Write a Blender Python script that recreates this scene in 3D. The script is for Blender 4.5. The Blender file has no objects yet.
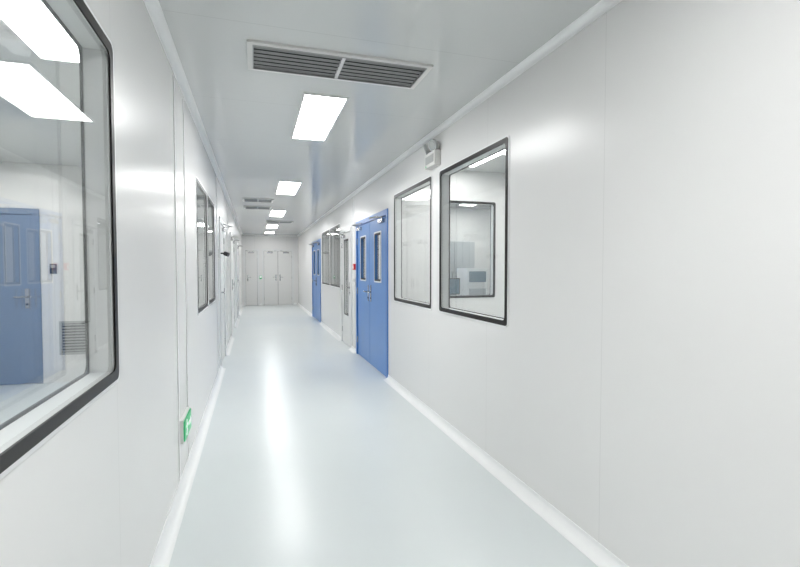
import bpy, bmesh, math
from mathutils import Vector

WL, WR, H, YE, YB = -0.47, 1.61, 2.68, 18.5, -4.5
T = 0.08
sc = bpy.context.scene
sc.view_settings.view_transform = 'Standard'
sc.view_settings.look = 'None'

# ------------------------------------------------------------ materials
def newmat(name):
    m = bpy.data.materials.new(name); m.use_nodes = True
    nt = m.node_tree
    return m, nt, nt.nodes.get('Principled BSDF')

def pbr(name, col, rough=0.5, metal=0.0, spec=0.5, noise=0.0, nscale=3.0, bump=0.0, bscale=8.0, emis=0.0):
    m, nt, b = newmat(name)
    b.inputs['Base Color'].default_value = (*col, 1)
    b.inputs['Roughness'].default_value = rough
    b.inputs['Metallic'].default_value = metal
    b.inputs['Specular IOR Level'].default_value = spec
    if emis:
        b.inputs['Emission Color'].default_value = (*col, 1)
        b.inputs['Emission Strength'].default_value = emis
    g = nt.nodes.new('ShaderNodeNewGeometry')
    if noise:
        n = nt.nodes.new('ShaderNodeTexNoise'); n.inputs['Scale'].default_value = nscale
        nt.links.new(g.outputs['Position'], n.inputs['Vector'])
        r = nt.nodes.new('ShaderNodeValToRGB')
        r.color_ramp.elements[0].color = (*[c*(1-noise) for c in col], 1)
        r.color_ramp.elements[1].color = (*[min(1, c*(1+noise)) for c in col], 1)
        r.color_ramp.elements[0].position = .3; r.color_ramp.elements[1].position = .7
        nt.links.new(n.outputs['Fac'], r.inputs['Fac'])
        nt.links.new(r.outputs['Color'], b.inputs['Base Color'])
    if bump:
        n2 = nt.nodes.new('ShaderNodeTexNoise'); n2.inputs['Scale'].default_value = bscale
        n2.inputs['Detail'].default_value = 1.0
        nt.links.new(g.outputs['Position'], n2.inputs['Vector'])
        bp = nt.nodes.new('ShaderNodeBump'); bp.inputs['Strength'].default_value = bump
        bp.inputs['Distance'].default_value = 0.01
        nt.links.new(n2.outputs['Fac'], bp.inputs['Height'])
        nt.links.new(bp.outputs['Normal'], b.inputs['Normal'])
    return m

def panelmat(name, col, rough, axis, off, pitch, seam=0.004, dark=0.82, bump=0.05, bscale=2.0, spec=0.5):
    """coated sandwich panel with thin joints every `pitch` metres"""
    m, nt, b = newmat(name)
    b.inputs['Roughness'].default_value = rough
    b.inputs['Specular IOR Level'].default_value = spec
    g = nt.nodes.new('ShaderNodeNewGeometry')
    s = nt.nodes.new('ShaderNodeSeparateXYZ'); nt.links.new(g.outputs['Position'], s.inputs[0])
    a = nt.nodes.new('ShaderNodeMath'); a.operation = 'SUBTRACT'
    nt.links.new(s.outputs[axis], a.inputs[0]); a.inputs[1].default_value = off
    w = nt.nodes.new('ShaderNodeMath'); w.operation = 'PINGPONG'
    nt.links.new(a.outputs[0], w.inputs[0]); w.inputs[1].default_value = pitch/2
    lt = nt.nodes.new('ShaderNodeMath'); lt.operation = 'LESS_THAN'
    nt.links.new(w.outputs[0], lt.inputs[0]); lt.inputs[1].default_value = seam/2
    mx = nt.nodes.new('ShaderNodeMix'); mx.data_type = 'RGBA'
    mx.inputs['A'].default_value = (*col, 1)
    mx.inputs['B'].default_value = (*[c*dark for c in col], 1)
    nt.links.new(lt.outputs[0], mx.inputs['Factor'])
    nt.links.new(mx.outputs['Result'], b.inputs['Base Color'])
    n2 = nt.nodes.new('ShaderNodeTexNoise'); n2.inputs['Scale'].default_value = bscale
    n2.inputs['Detail'].default_value = 1.0
    nt.links.new(g.outputs['Position'], n2.inputs['Vector'])
    bp = nt.nodes.new('ShaderNodeBump'); bp.inputs['Strength'].default_value = bump
    bp.inputs['Distance'].default_value = 0.02
    nt.links.new(n2.outputs['Fac'], bp.inputs['Height'])
    nt.links.new(bp.outputs['Normal'], b.inputs['Normal'])
    return m

def glassmat(name, base=0.05, tint=(.975, .985, .98)):
    m = bpy.data.materials.new(name); m.use_nodes = True
    nt = m.node_tree; nt.nodes.clear()
    o = nt.nodes.new('ShaderNodeOutputMaterial')
    t = nt.nodes.new('ShaderNodeBsdfTransparent'); t.inputs[0].default_value = (*tint, 1)
    g = nt.nodes.new('ShaderNodeBsdfGlossy'); g.inputs['Roughness'].default_value = 0.01
    lw = nt.nodes.new('ShaderNodeLayerWeight'); lw.inputs['Blend'].default_value = .5
    p = nt.nodes.new('ShaderNodeMath'); p.operation = 'POWER'; p.inputs[1].default_value = 4.5
    q = nt.nodes.new('ShaderNodeMath'); q.operation = 'MULTIPLY_ADD'
    q.inputs[1].default_value = .9; q.inputs[2].default_value = base
    mx = nt.nodes.new('ShaderNodeMixShader')
    nt.links.new(lw.outputs['Facing'], p.inputs[0]); nt.links.new(p.outputs[0], q.inputs[0])
    nt.links.new(q.outputs[0], mx.inputs[0]); nt.links.new(t.outputs[0], mx.inputs[1])
    nt.links.new(g.outputs[0], mx.inputs[2]); nt.links.new(mx.outputs[0], o.inputs[0])
    return m

def emitmat(name, col, s):
    m = bpy.data.materials.new(name); m.use_nodes = True
    nt = m.node_tree; nt.nodes.clear()
    o = nt.nodes.new('ShaderNodeOutputMaterial'); e = nt.nodes.new('ShaderNodeEmission')
    e.inputs[0].default_value = (*col, 1); e.inputs[1].default_value = s
    nt.links.new(e.outputs[0], o.inputs[0]); return m

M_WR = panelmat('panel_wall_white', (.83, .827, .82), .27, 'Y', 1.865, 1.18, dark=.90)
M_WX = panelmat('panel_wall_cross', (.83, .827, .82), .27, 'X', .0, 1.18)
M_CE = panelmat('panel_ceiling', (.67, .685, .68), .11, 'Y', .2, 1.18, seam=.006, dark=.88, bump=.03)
M_FL = pbr('epoxy_floor', (.735, .78, .785), .28, noise=.012, nscale=1.2, bump=.06, bscale=5)
M_COVE = pbr('cove_white', (.92, .93, .93), .3)
M_AL = pbr('aluminium_white', (.78, .79, .79), .3, metal=.1)
M_GREY = pbr('strip_grey', (.42, .43, .43), .4)
M_BLK = pbr('black_border', (.012, .010, .009), .35, spec=.25)
M_BLUE = pbr('blue_paint', (.085, .25, .60), .3, noise=.03)
M_BLUE2 = pbr('blue_paint_frame', (.055, .19, .52), .3)
M_BLUE3 = pbr('blue_grey_paint', (.20, .25, .34), .35)
M_DOORW = pbr('door_white', (.79, .79, .78), .3)
M_CAB = pbr('cabinet_grey', (.45, .48, .50), .4)
M_STEEL = pbr('steel', (.55, .55, .56), .25, metal=.9)
M_DARK = pbr('dark_plastic', (.03, .03, .035), .4)
M_LOUV = pbr('louvre_grey', (.36, .37, .37), .4, metal=.1)
M_SLOT = pbr('grille_slot_dark', (.015, .015, .015), .8)
M_GASKET = pbr('door_gasket', (.10, .10, .10), .6)
M_PLAS = pbr('white_plastic', (.74, .74, .72), .35)
M_RED = pbr('red_plastic', (.65, .03, .03), .35)
M_GREEN = pbr('green_sign', (.02, .42, .15), .4, emis=.2)
M_SIGNW = pbr('sign_white', (.85, .95, .88), .4, emis=.4)
M_GL = glassmat('glass_pane')
M_EM = emitmat('led_diffuser', (1.0, 1.0, .99), 24.5)
M_EM2 = emitmat('led_diffuser_room', (1.0, 1.0, .985), 26.0)
M_EM3 = emitmat('led_diffuser_lab', (1.0, 1.0, .985), 19.0)
M_LENS = pbr('lamp_lens', (.6, .62, .62), .1, metal=.6)
M_SCR = pbr('screen', (.10, .16, .2), .2, emis=.3)

# ------------------------------------------------------------ mesh builder
class MB:
    def __init__(s, mp=None):
        s.v = []; s.f = []; s.m = []; s.mats = []; s.mp = mp or (lambda u, z, n: (u, z, n))
    def mi(s, m):
        if m not in s.mats: s.mats.append(m)
        return s.mats.index(m)
    def add(s, pts, faces, mat):
        b = len(s.v); s.v += [s.mp(*p) for p in pts]
        k = s.mi(mat)
        for f in faces: s.f.append([b+i for i in f]); s.m.append(k)
    def box(s, a0, a1, b0, b1, c0, c1, mat):
        p = [(a, b, c) for a in (a0, a1) for b in (b0, b1) for c in (c0, c1)]
        s.add(p, [(0,1,3,2),(4,6,7,5),(0,4,5,1),(2,3,7,6),(0,2,6,4),(1,5,7,3)], mat)
    def slab(s, a0, a1, b0, b1, c0, c1, holes, mat):
        """rectangle in (a,b), thickness c0..c1, rectangular holes"""
        A = sorted({a0, a1, *[h[0] for h in holes], *[h[1] for h in holes]})
        B = sorted({b0, b1, *[h[2] for h in holes], *[h[3] for h in holes]})
        A = [x for x in A if a0 <= x <= a1]; B = [x for x in B if b0 <= x <= b1]
        def solid(i, j):
            if i < 0 or j < 0 or i >= len(A)-1 or j >= len(B)-1: return False
            x = (A[i]+A[i+1])/2; y = (B[j]+B[j+1])/2
            return not any(h[0] < x < h[1] and h[2] < y < h[3] for h in holes)
        for i in range(len(A)-1):
            for j in range(len(B)-1):
                if not solid(i, j): continue
                x0, x1, y0, y1 = A[i], A[i+1], B[j], B[j+1]
                for c in (c0, c1):
                    s.add([(x0,y0,c),(x1,y0,c),(x1,y1,c),(x0,y1,c)], [(0,1,2,3)], mat)
                if not solid(i-1, j): s.add([(x0,y0,c0),(x0,y1,c0),(x0,y1,c1),(x0,y0,c1)], [(0,1,2,3)], mat)
                if not solid(i+1, j): s.add([(x1,y0,c0),(x1,y1,c0),(x1,y1,c1),(x1,y0,c1)], [(0,1,2,3)], mat)
                if not solid(i, j-1): s.add([(x0,y0,c0),(x1,y0,c0),(x1,y0,c1),(x0,y0,c1)], [(0,1,2,3)], mat)
                if not solid(i, j+1): s.add([(x0,y1,c0),(x1,y1,c0),(x1,y1,c1),(x0,y1,c1)], [(0,1,2,3)], mat)
    def ring(s, a0, a1, b0, b1, w, ro, ri, c0, c1, mat, k=6):
        def rr(x0, x1, y0, y1, r):
            o = []
            for cx, cy, st in ((x1-r, y1-r, 0), (x0+r, y1-r, 90), (x0+r, y0+r, 180), (x1-r, y0+r, 270)):
                for t in range(k+1):
                    a = math.radians(st+90*t/k); o.append((cx+r*math.cos(a), cy+r*math.sin(a)))
            return o
        O = rr(a0, a1, b0, b1, ro); I = rr(a0+w, a1-w, b0+w, b1-w, ri); n = len(O)
        pts = [(*p, c1) for p in O]+[(*p, c1) for p in I]+[(*p, c0) for p in O]+[(*p, c0) for p in I]
        F = []
        for i in range(n):
            j = (i+1) % n
            F += [(i, j, n+j, n+i), (2*n+i, 2*n+j, j, i), (n+i, n+j, 3*n+j, 3*n+i), (2*n+i, 3*n+i, 3*n+j, 2*n+j)]
        s.add(pts, F, mat)
    def cyl(s, p0, p1, r, mat, k=20, r1=None):
        p0 = Vector(p0); p1 = Vector(p1); d = (p1-p0).normalized()
        u = d.orthogonal().normalized(); w = d.cross(u); r1 = r if r1 is None else r1
        pts = []
        for p, rr in ((p0, r), (p1, r1)):
            for i in range(k):
                a = 2*math.pi*i/k; pts.append(tuple(p+u*rr*math.cos(a)+w*rr*math.sin(a)))
        F = [(i, (i+1) % k, k+(i+1) % k, k+i) for i in range(k)]+[tuple(range(k-1, -1, -1)), tuple(range(k, 2*k))]
        s.add(pts, F, mat)
    def prof(s, P, u0, u1, mat):
        """extrude profile [(n,z)] along u"""
        n = len(P)
        pts = [(u0, z, q) for q, z in P]+[(u1, z, q) for q, z in P]
        F = [(i, (i+1) % n, n+(i+1) % n, n+i) for i in range(n)]+[tuple(range(n-1, -1, -1)), tuple(range(n, 2*n))]
        s.add(pts, F, mat)
    def build(s, name, bevel=0.0, smooth=False, weld=True):
        me = bpy.data.meshes.new(name)
        xs = list(zip(*s.v)); c = Vector([(min(q)+max(q))/2 for q in xs])
        me.from_pydata([tuple(Vector(p)-c) for p in s.v], [], s.f)
        for m in s.mats: me.materials.append(m)
        for p, k in zip(me.polygons, s.m): p.material_index = k
        bm = bmesh.new(); bm.from_mesh(me)
        if weld: bmesh.ops.remove_doubles(bm, verts=bm.verts, dist=1e-5)
        bmesh.ops.recalc_face_normals(bm, faces=bm.faces)
        bm.to_mesh(me); bm.free()
        if smooth:
            for p in me.polygons: p.use_smooth = True
            try: me.set_sharp_from_angle(angle=math.radians(35))
            except Exception: pass
        o = bpy.data.objects.new(name, me); o.location = c
        sc.collection.objects.link(o)
        if bevel:
            b = o.modifiers.new('bevel', 'BEVEL'); b.width = bevel; b.segments = 2
            b.limit_method = 'ANGLE'; b.angle_limit = math.radians(40)
        return o

mpR = lambda u, z, n: (WR-n, u, z)
mpL = lambda u, z, n: (WL+n, u, z)
mpE = lambda u, z, n: (u, YE-n, z)
mpC = lambda a, b, c: (a, b, H-c)      # ceiling: c = distance below ceiling
def mpY(y): return lambda u, z, n: (u, y-n, z)

# ------------------------------------------------------------ layouts (metres)
Z0, Z1 = 1.03, 2.29
winR = [(2.75, 3.95), (4.15, 5.40), (9.15, 10.35), (10.48, 11.68)]
winL = [(.70, 1.87), (4.30, 5.18), (5.28, 6.10)]
ZL1 = 2.19
doorsR = [(5.69, 7.57, 2.15), (8.03, 8.98, 2.12), (12.0, 13.75, 2.15)]
doorsL = [(7.0, 8.0, 2.12), (10.0, 11.7, 2.12), (13.6, 14.6, 2.12)]
I = .02
def hw(w, z0, z1): return (w[0]+I, w[1]-I, z0+I, z1-I)

# walls
b = MB(mpR); b.slab(YB, YE, 0, H, -T, 0, [hw(w, Z0, Z1) for w in winR]+[(d[0], d[1], 0, d[2]) for d in doorsR], M_WR); b.build('wall_right')
b = MB(mpL); b.slab(YB, YE, 0, H, -T, 0, [hw(w, Z0, ZL1) for w in winL]+[(d[0], d[1], 0, d[2]) for d in doorsL], M_WR); b.build('wall_left')
eDoor = (.28, 1.42, 2.12); eDoor2 = (-.38, .14, 2.12)
b = MB(mpE); b.slab(WL-T, WR+T, 0, H, -T, 0, [(e[0], e[1], 0, e[2]) for e in (eDoor, eDoor2)], M_WX); b.build('wall_end')
b = MB(mpY(YB)); b.slab(WL-T, WR+T, 0, H, 0, T, [], M_WX); b.build('wall_behind')
XL, XR = -4.0, 5.2
b = MB(); b.box(XL-T, XR+T, YB-T, YE+2, -.1, 0, M_FL); b.build('floor')
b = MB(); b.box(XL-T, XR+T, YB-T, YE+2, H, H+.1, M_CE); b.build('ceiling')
# adjoining rooms
b = MB(); b.box(XL-T, XL, YB, YE+2, 0, H, M_WR); b.build('wall_left_room_outer')
b = MB(); b.box(XR, XR+T, YB, YE+2, 0, H, M_WR); b.build('wall_right_room_outer')
lrDoor = (-3.45, -2.52, 2.12)
b = MB(mpY(6.75)); b.slab(XL, WL-T, 0, H, -T, 0, [(lrDoor[0], lrDoor[1], 0, lrDoor[2])], M_WX); b.build('wall_left_room_partition')
pw = (2.36, 3.06)
b = MB(mpY(5.56)); b.slab(WR+T, XR, 0, H, -T, 0, [hw(pw, Z0, Z1)], M_WX); b.build('wall_right_room_partition')
for nm, x0, x1, y in (('wall_left_room_near', XL, WL-T, YB), ('wall_right_room_near', WR+T, XR, YB),
                      ('wall_left_room_far', XL, WL-T, YE+1.9), ('wall_right_room_far', WR+T, XR, YE+1.9),
                      ('wall_right_room_divider', WR+T, XR, 9.06), ('wall_left_room_divider', XL, WL-T, 12.4), ('wall_end_room_back', WL-T, WR+T, YE+1.9)):
    b = MB(); b.box(x0, x1, y, y+T, 0, H, M_WX); b.build(nm)

# coves
def cove(name, mp, u0, u1, gaps, top=False, R=.055):
    P = [(0, 0), (0, R+.010), (.004, R+.010), (.004, R)]
    for t in range(1, 9):
        a = math.radians(90*t/8); P.append((R-R*math.cos(a)+.002, R-R*math.sin(a)+.002))
    P += [(R+.010, .002), (R+.010, 0)]
    if top: P = [(n, H-z) for n, z in P]
    bb = MB(mp); x = u0
    for g in sorted(gaps)+[(u1, u1)]:
        if g[0] > x: bb.prof(P, x, g[0], M_COVE)
        x = g[1]
    return bb.build(name, smooth=True)
R = .06
cove('baseboard_right', mpR, YB, YE, [(d[0], d[1]) for d in doorsR])
cove('baseboard_left', mpL, YB, YE, [(d[0], d[1]) for d in doorsL])
cove('baseboard_end', mpE, WL+R, WR-R, [(eDoor[0], eDoor[1]), (eDoor2[0], eDoor2[1])])
cove('trim_1', mpR, YB, YE, [], True, .032)
cove('trim_2', mpL, YB, YE, [], True, .04)
cove('trim_3', mpE, WL+R, WR-R, [], True, .032)
for i, (mp, u, w) in enumerate(((mpL, 3.20, .03), (mpL, 3.60, .012), (mpL, 6.5, .02), (mpL, 9.0, .02), (mpR, 7.80, .02))):
    b = MB(mp); b.box(u-w/2, u+w/2, R+.014, H-R-.014, 0, .006, M_AL); b.box(u+w/2, u+w/2+.007, R+.014, H-R-.014, 0, .002, M_GREY)
    b.build('trim_%d' % (i+4))

# ------------------------------------------------------------ windows
wn = [0]
def window(mp, u0, u1, z0, z1, bw=.034):
    wn[0] += 1
    b = MB(mp)
    b.slab(u0+I, u1-I, z0+I, z1-I, -T+.004, -.004, [(u0+.028, u1-.028, z0+.028, z1-.028)], M_AL)
    for a, c, g in ((0, .006, -.006), (-T-.006, -T, -T+.006)):
        b.ring(u0-.012, u1+.012, z0-.012, z1+.012, .013, .035, .028, a, c-.001 if a == 0 else c, M_AL)
        b.ring(u0, u1, z0, z1, bw, .026, .028, a, c, M_BLK)
        q = .029
        b.add([(u0+q, z0+q, g), (u1-q, z0+q, g), (u1-q, z1-q, g), (u0+q, z1-q, g)], [(0, 1, 2, 3)], M_GL)
    return b.build('window_%d' % wn[0], weld=False)
for w in winR: window(mpR, w[0], w[1], Z0, Z1)
for w in winL: window(mpL, w[0], w[1], Z0, ZL1)
window(mpY(5.56), pw[0], pw[1], Z0, Z1, .03)

# ------------------------------------------------------------ doors
dn = [0]
def door(mp, u0, u1, z1, splits, mat, fmat, vis, handle_sides, closers=True, proud=.014):
    dn[0] += 1
    b = MB(mp); fw = .05
    b.box(u0+.002, u0+fw, .001, z1-.002, -T-.01, proud, fmat); b.box(u1-fw, u1-.002, .001, z1-.002, -T-.01, proud, fmat)
    b.box(u0+fw, u1-fw, z1-fw, z1-.002, -T-.01, proud, fmat)
    b.box(u0-.02, u0+.002, .001, z1+.02, .0005, proud, fmat); b.box(u1-.002, u1+.02, .001, z1+.02, .0005, proud, fmat)
    b.box(u0, u1, z1-.002, z1+.02, .0005, proud, fmat)
    # rubber gasket behind the leaf gaps
    b.slab(u0+fw, u1-fw, .002, z1-fw, -.075, -.052, [(u0+fw+.03, u1-fw-.03, .002, z1-fw-.03)], M_GASKET)
    for sp in splits: b.box(sp-.02, sp+.02, .01, z1-fw-.01, -.066, -.054, M_GASKET)
    ed = [u0+fw]+splits+[u1-fw]
    for i in range(len(ed)-1):
        a, c = ed[i]+.006, ed[i+1]-.006
        n0, n1 = -.05, -.004
        wv = vis[i]
        hole = []
        if wv:
            cx = (a+c)/2+wv[3]
            hole = [(cx-wv[0]/2, cx+wv[0]/2, wv[1], wv[2])]
        b.slab(a, c, .008, z1-fw-.006, n0, n1, hole, mat)
        if hole:
            h = hole[0]
            for q0, q1 in ((n1, n1+.006), (n0-.006, n0)):
                b.ring(h[0]-.02, h[1]+.02, h[2]-.02, h[3]+.02, .02, .02, .012, q0, q1, M_AL)
                b.ring(h[0], h[1], h[2], h[3], .02, .012, .02, q0, q1-.002, M_BLK)
            b.add([(h[0], h[2], -.02), (h[1], h[2], -.02), (h[1], h[3], -.02), (h[0], h[3], -.02)], [(0,1,2,3)], M_GL)
        hs = handle_sides[i]
        if hs:
            hu = a+.07 if hs < 0 else c-.07
            b.box(hu-.022, hu+.022, .93, 1.17, n1, n1+.008, M_STEEL)
            b.cyl((hu, 1.07, n1), (hu, 1.07, n1+.05), .011, M_STEEL)
            b.cyl((hu, 1.07, n1+.045), (hu-hs*.12, 1.07, n1+.045), .010, M_STEEL)
            b.cyl((hu, .98, n1+.006), (hu, .98, n1+.014), .012, M_DARK)
            ho = c if hs < 0 else a
            for hz in (.25, 1.05, 1.85):
                b.cyl((ho, hz-.05, n1+.006), (ho, hz+.05, n1+.006), .009, M_STEEL, 10)
            if closers:
                e = c-.10 if hs < 0 else a+.10
                d = -1 if hs < 0 else 1
                lo, hi = sorted((e, e+d*.22))
                zt = z1-fw
                b.box(lo, hi, zt-.085, zt-.035, n1, n1+.04, M_STEEL)
                b.cyl((e+d*.06, zt-.036, n1+.02), (e+d*.06, zt-.018, n1+.02), .01, M_STEEL, 12)
                el = (e+d*.22, zt-.014, n1+.15)
                b.cyl((e+d*.06, zt-.014, n1+.02), el, .009, M_GREY, 8)
                b.cyl(el, (e+d*.30, zt+.012, n1+.03), .009, M_GREY, 8)
                b.box(min(e+d*.28, e+d*.32), max(e+d*.28, e+d*.32), zt+.004, zt+.02, proud, n1+.04, M_STEEL)
    b.build('door_%d' % dn[0], weld=False)
vz = (.34, 1.24, 1.90, 0)
door(mpR, *doorsR[0], [6.68], M_BLUE, M_BLUE2, [vz, vz], [1, -1])
door(mpR, *doorsR[1], [], M_DOORW, M_AL, [(.42, .55, 1.95, 0)], [-1])
door(mpR, *doorsR[2], [12.9], M_BLUE, M_BLUE2, [vz, vz], [1, -1])
door(mpL, *doorsL[0], [], M_DOORW, M_AL, [None], [-1])
door(mpL, *doorsL[1], [10.85], M_DOORW, M_AL, [None, None], [1, -1])
door(mpL, *doorsL[2], [], M_DOORW, M_AL, [None], [-1])
door(mpE, *eDoor, [.85], M_DOORW, M_AL, [None]*2, [1, -1])
door(mpE, *eDoor2, [], M_DOORW, M_AL, [None], [-1])
door(mpY(6.75), *lrDoor, [], M_BLUE3, M_BLUE3, [None], [1], closers=False)

# ------------------------------------------------------------ ceiling lights
def panel(name, x0, x1, y0, y1, mat):
    b = MB(mpC)
    b.slab(x0-.015, x1+.015, y0-.015, y1+.015, 0, .012, [(x0, x1, y0, y1)], M_AL)
    b.box(x0, x1, y0, y1, .001, .008, mat)
    b.build(name, weld=False)
for y in (-3.65, -.10, 3.45, 7.0, 10.55, 14.1):
    panel('ceiling_light_panel', .36, .66, y, y+1.18, M_EM)
panel('ceiling_light_panel', .36, .66, 16.9, 17.49, M_EM)
for x, y in ((-1.20, 2.15), (-3.0, 4.8), (-3.0, 1.0), (-2.4, 9.0), (-2.4, 14.)):
    panel('ceiling_light_panel', x, x+.30, y, y+1.18, M_EM2)
for x, y in ((2.30, 4.1), (3.6, .8), (3.9, 3.6), (2.6, 6.2), (3.9, 7.4), (3.2, 10.5), (3.2, 14)):
    panel('ceiling_light_panel', x, x+.30, y, y+1.18, M_EM3)

# ------------------------------------------------------------ ceiling air grilles
def grille(name, x0, x1, y0, y1, nb=6):
    b = MB(mpC); f = .036
    b.slab(x0, x1, y0, y1, 0, .014, [(x0+f, x1-f, y0+f, y1-f)], M_PLAS)
    b.slab(x0+f-.006, x1-f+.006, y0+f-.006, y1-f+.006, .002, .018, [(x0+f, x1-f, y0+f, y1-f)], M_GREY)
    b.box(x0+f, x1-f, y0+f, y1-f, .0005, .002, M_SLOT)
    xm = (x0+x1)/2
    b.box(xm-.01, xm+.01, y0+f, y1-f, .002, .017, M_AL)
    n = nb; dy = (y1-y0-2*f)/n
    for i in range(n):
        yc = y0+f+dy*(i+.5)
        for xa, xb in ((x0+f, xm-.01), (xm+.01, x1-f)):
            b.add([(xa, yc-dy*.06, .004), (xb, yc-dy*.06, .004), (xb, yc+dy*.06, .016), (xa, yc+dy*.06, .016),
                   (xa, yc+dy*.02, .003), (xb, yc+dy*.02, .003), (xb, yc+dy*.14, .015), (xa, yc+dy*.14, .015)],
                  [(0,1,2,3), (7,6,5,4), (0,4,5,1), (2,6,7,3), (0,3,7,4), (1,5,6,2)], M_LOUV)
    b.build(name, weld=False)
grille('ceiling_air_grille', -.03, 1.07, 2.74, 3.12)
grille('ceiling_air_grille', -.20, .34, 8.85, 9.25)
grille('ceiling_air_grille', -.20, .34, 9.95, 10.35)
grille('ceiling_air_grille', .30, 1.0, 12.9, 13.3)

# low wall return grille in left room
b = MB(mpY(6.75)); x0, x1, z0, z1 = -2.32, -1.98, .34, .76
b.ring(x0, x1, z0, z1, .03, .005, .004, 0, .012, M_GREY)
b.box(x0+.03, x1-.03, z0+.03, z1-.03, .001, .003, M_DARK)
for i in range(10):
    z = z0+.04+i*.036
    b.box(x0+.03, x1-.03, z, z+.018, .003, .011, M_LOUV)
b.build('wall_return_air_grille', weld=False)
b = MB(mpY(6.75)); b.box(-2.40, -2.33, 1.35, 1.47, 0, .02, M_DARK); b.box(-2.39, -2.34, 1.42, 1.46, .02, .023, M_GREY); b.build('card_reader', bevel=.003, weld=False)

# ------------------------------------------------------------ exit sign (left wall, low)
b = MB(mpL)
u0, u1, z0, z1 = 3.24, 3.56, .29, .44
b.box(u0, u1, z0, z1, .0, .022, M_PLAS)
b.box(u0+.01, u1-.01, z0+.01, z1-.01, .022, .031, M_GREEN)
cx = u0+.10; zc = (z0+z1)/2
b.cyl((cx-.002, zc+.045, .031), (cx-.002, zc+.045, .0325), .011, M_SIGNW, 14)
def limb(pa, pc, w):
    d = Vector((pc[0]-pa[0], pc[1]-pa[1])).normalized(); n = Vector((-d.y, d.x))*w/2
    q = [(pa[0]+n.x, pa[1]+n.y), (pc[0]+n.x, pc[1]+n.y), (pc[0]-n.x, pc[1]-n.y), (pa[0]-n.x, pa[1]-n.y)]
    b.add([(*p, .0311) for p in q]+[(*p, .0325) for p in q], [(4,5,6,7), (0,1,5,4), (1,2,6,5), (2,3,7,6), (3,0,4,7)], M_SIGNW)
limb((cx, zc+.034), (cx-.006, zc-.005), .022)
limb((cx, zc+.03), (cx+.03, zc+.012), .010); limb((cx-.002, zc+.03), (cx-.03, zc+.01), .010)
limb((cx-.006, zc-.003), (cx+.02, zc-.025), .013); limb((cx+.02, zc-.025), (cx+.012, zc-.055), .011)
limb((cx-.006, zc-.003), (cx-.02, zc-.03), .013); limb((cx-.02, zc-.03), (cx-.045, zc-.035), .011)
limb((u0+.17, zc), (u0+.26, zc), .022)
b.add([(u0+.25, zc-.035, .0325), (u0+.25, zc+.035, .0325), (u0+.30, zc, .0325)], [(0, 1, 2)], M_SIGNW)
b.build('exit_sign', weld=False)

# ------------------------------------------------------------ emergency light (right wall)
b = MB(mpR); uc, zc = 4.06, 2.43
b.box(uc-.13, uc+.13, zc-.075, zc+.055, 0, .06, M_PLAS)
b.box(uc-.10, uc+.10, zc-.045, zc+.025, .06, .064, M_GREY)
b.cyl((uc+.09, zc-.06, .06), (uc+.09, zc-.06, .066), .006, M_GREEN, 10)
for s in (-1, 1):
    c = uc+s*.075
    b.cyl((c, zc+.055, .03), (c, zc+.08, .03), .012, M_DARK, 12)
    p = Vector((c, zc+.11, .035)); d = Vector((s*.35, -.35, .9)).normalized()
    b.cyl(tuple(p-d*.03), tuple(p+d*.015), .03, M_PLAS, 24, .052)
    b.cyl(tuple(p+d*.015), tuple(p+d*.04), .054, M_GREY, 24, .054)
    b.cyl(tuple(p+d*.0401), tuple(p+d*.044), .044, M_LENS, 24, .040)
b.build('emergency_light', smooth=True, weld=False)

# ------------------------------------------------------------ small wall devices
b = MB(mpR); uc, zc = 7.70, 1.44
b.box(uc-.05, uc+.05, zc-.05, zc+.05, 0, .035, M_RED); b.box(uc-.03, uc+.03, zc-.03, zc+.015, .035, .038, M_PLAS)
b.cyl((uc, zc+.03, .035), (uc, zc+.03, .04), .008, M_SIGNW, 10); b.build('fire_alarm_call_point', bevel=.004, weld=False)
b = MB(mpR); b.box(7.66, 7.74, 1.13, 1.25, 0, .02, M_PLAS); b.box(7.67, 7.73, 1.19, 1.24, .02, .022, M_GREY); b.build('light_switch', bevel=.003, weld=False)
b = MB(mpL); b.box(6.72, 6.82, 1.55, 1.68, 0, .03, M_PLAS)
b.cyl((6.77, 1.62, .03), (6.77, 1.62, .10), .010, M_DARK); b.cyl((6.77, 1.62, .08), (6.74, 1.60, .13), .028, M_DARK)
b.build('security_camera', weld=False)
b = MB(mpE); b.box(.17, .25, 1.0, 1.13, 0, .02, M_GREEN); b.box(.18, .24, 1.05, 1.12, .02, .022, M_SIGNW); b.build('door_release_button', weld=False)

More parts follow.
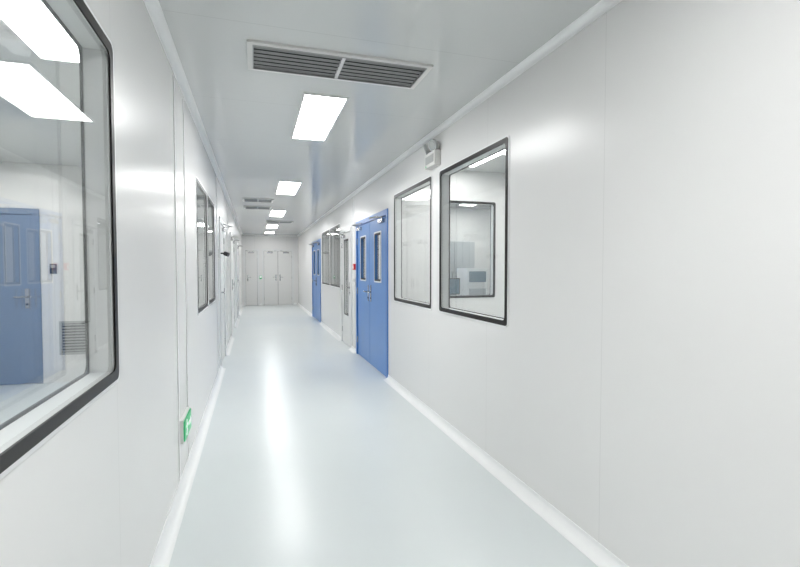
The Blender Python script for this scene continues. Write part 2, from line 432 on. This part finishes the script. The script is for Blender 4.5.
# ------------------------------------------------------------ room furniture (seen through windows)
b = MB()
x0, x1, y0, y1 = 2.7, 4.3, 6.5, 7.15
b.box(x0, x1, y0, y1, .84, .88, M_COVE)
for x in (x0+.03, x1-.07):
    for y in (y0+.03, y1-.07): b.box(x, x+.04, y, y+.04, 0.001, .84, M_AL)
b.box(x0+.03, x1-.03, y0+.05, y1-.05, .25, .28, M_AL)
b.box(x0+.03, x0+.5, y0+.02, y1-.04, .45, .84, M_DOORW)
b.build('lab_bench', weld=False)
b = MB()
b.box(3.15, 3.50, 6.6, 7.0, .881, 1.42, M_COVE); b.box(3.18, 3.47, 6.585, 6.6, 1.20, 1.37, M_SCR)
b.box(3.18, 3.47, 6.59, 6.6, .90, 1.10, M_CAB); b.build('lab_instrument', bevel=.012, weld=False)
b = MB()
b.box(2.80, 3.05, 6.7, 6.9, .881, .895, M_DARK); b.box(2.91, 2.94, 6.82, 6.85, .895, 1.05, M_DARK)
b.box(2.74, 3.11, 6.78, 6.81, 1.0, 1.26, M_DARK); b.box(2.755, 3.095, 6.775, 6.78, 1.015, 1.245, M_SCR); b.build('computer_monitor', weld=False)
# tall steel cabinet against the lab back wall
b = MB()
x0, x1, y0, y1 = 3.35, 4.25, 8.55, 9.0
b.box(x0, x1, y0+.02, y1, .06, 1.95, M_CAB); b.box(x0+.03, x1-.03, y0+.05, y1-.02, .001, .06, M_DARK)
xm = (x0+x1)/2
for a, c, hx in ((x0+.01, xm-.004, xm-.06), (xm+.004, x1-.01, xm+.04)):
    b.box(a, c, y0, y0+.02, .08, 1.0, M_CAB); b.box(a, c, y0, y0+.02, 1.01, 1.94, M_CAB)
    b.box(hx, hx+.015, y0-.02, y0, .7, .85, M_STEEL); b.box(hx, hx+.015, y0-.02, y0, 1.2, 1.35, M_STEEL)
b.build('storage_cabinet', weld=False)

# ------------------------------------------------------------ world & camera
w = bpy.data.worlds.new('world'); sc.world = w; w.use_nodes = True
w.node_tree.nodes['Background'].inputs[0].default_value = (.8, .85, .9, 1)
w.node_tree.nodes['Background'].inputs[1].default_value = .3
cam = bpy.data.cameras.new('camera'); co = bpy.data.objects.new('camera', cam); sc.collection.objects.link(co)
cam.sensor_width = 36; cam.lens = 466/800*36; cam.clip_start = .02
co.location = (0, 0, 1.42); co.rotation_euler = (math.radians(90-1.9), 0, math.radians(-17.3))
sc.camera = co
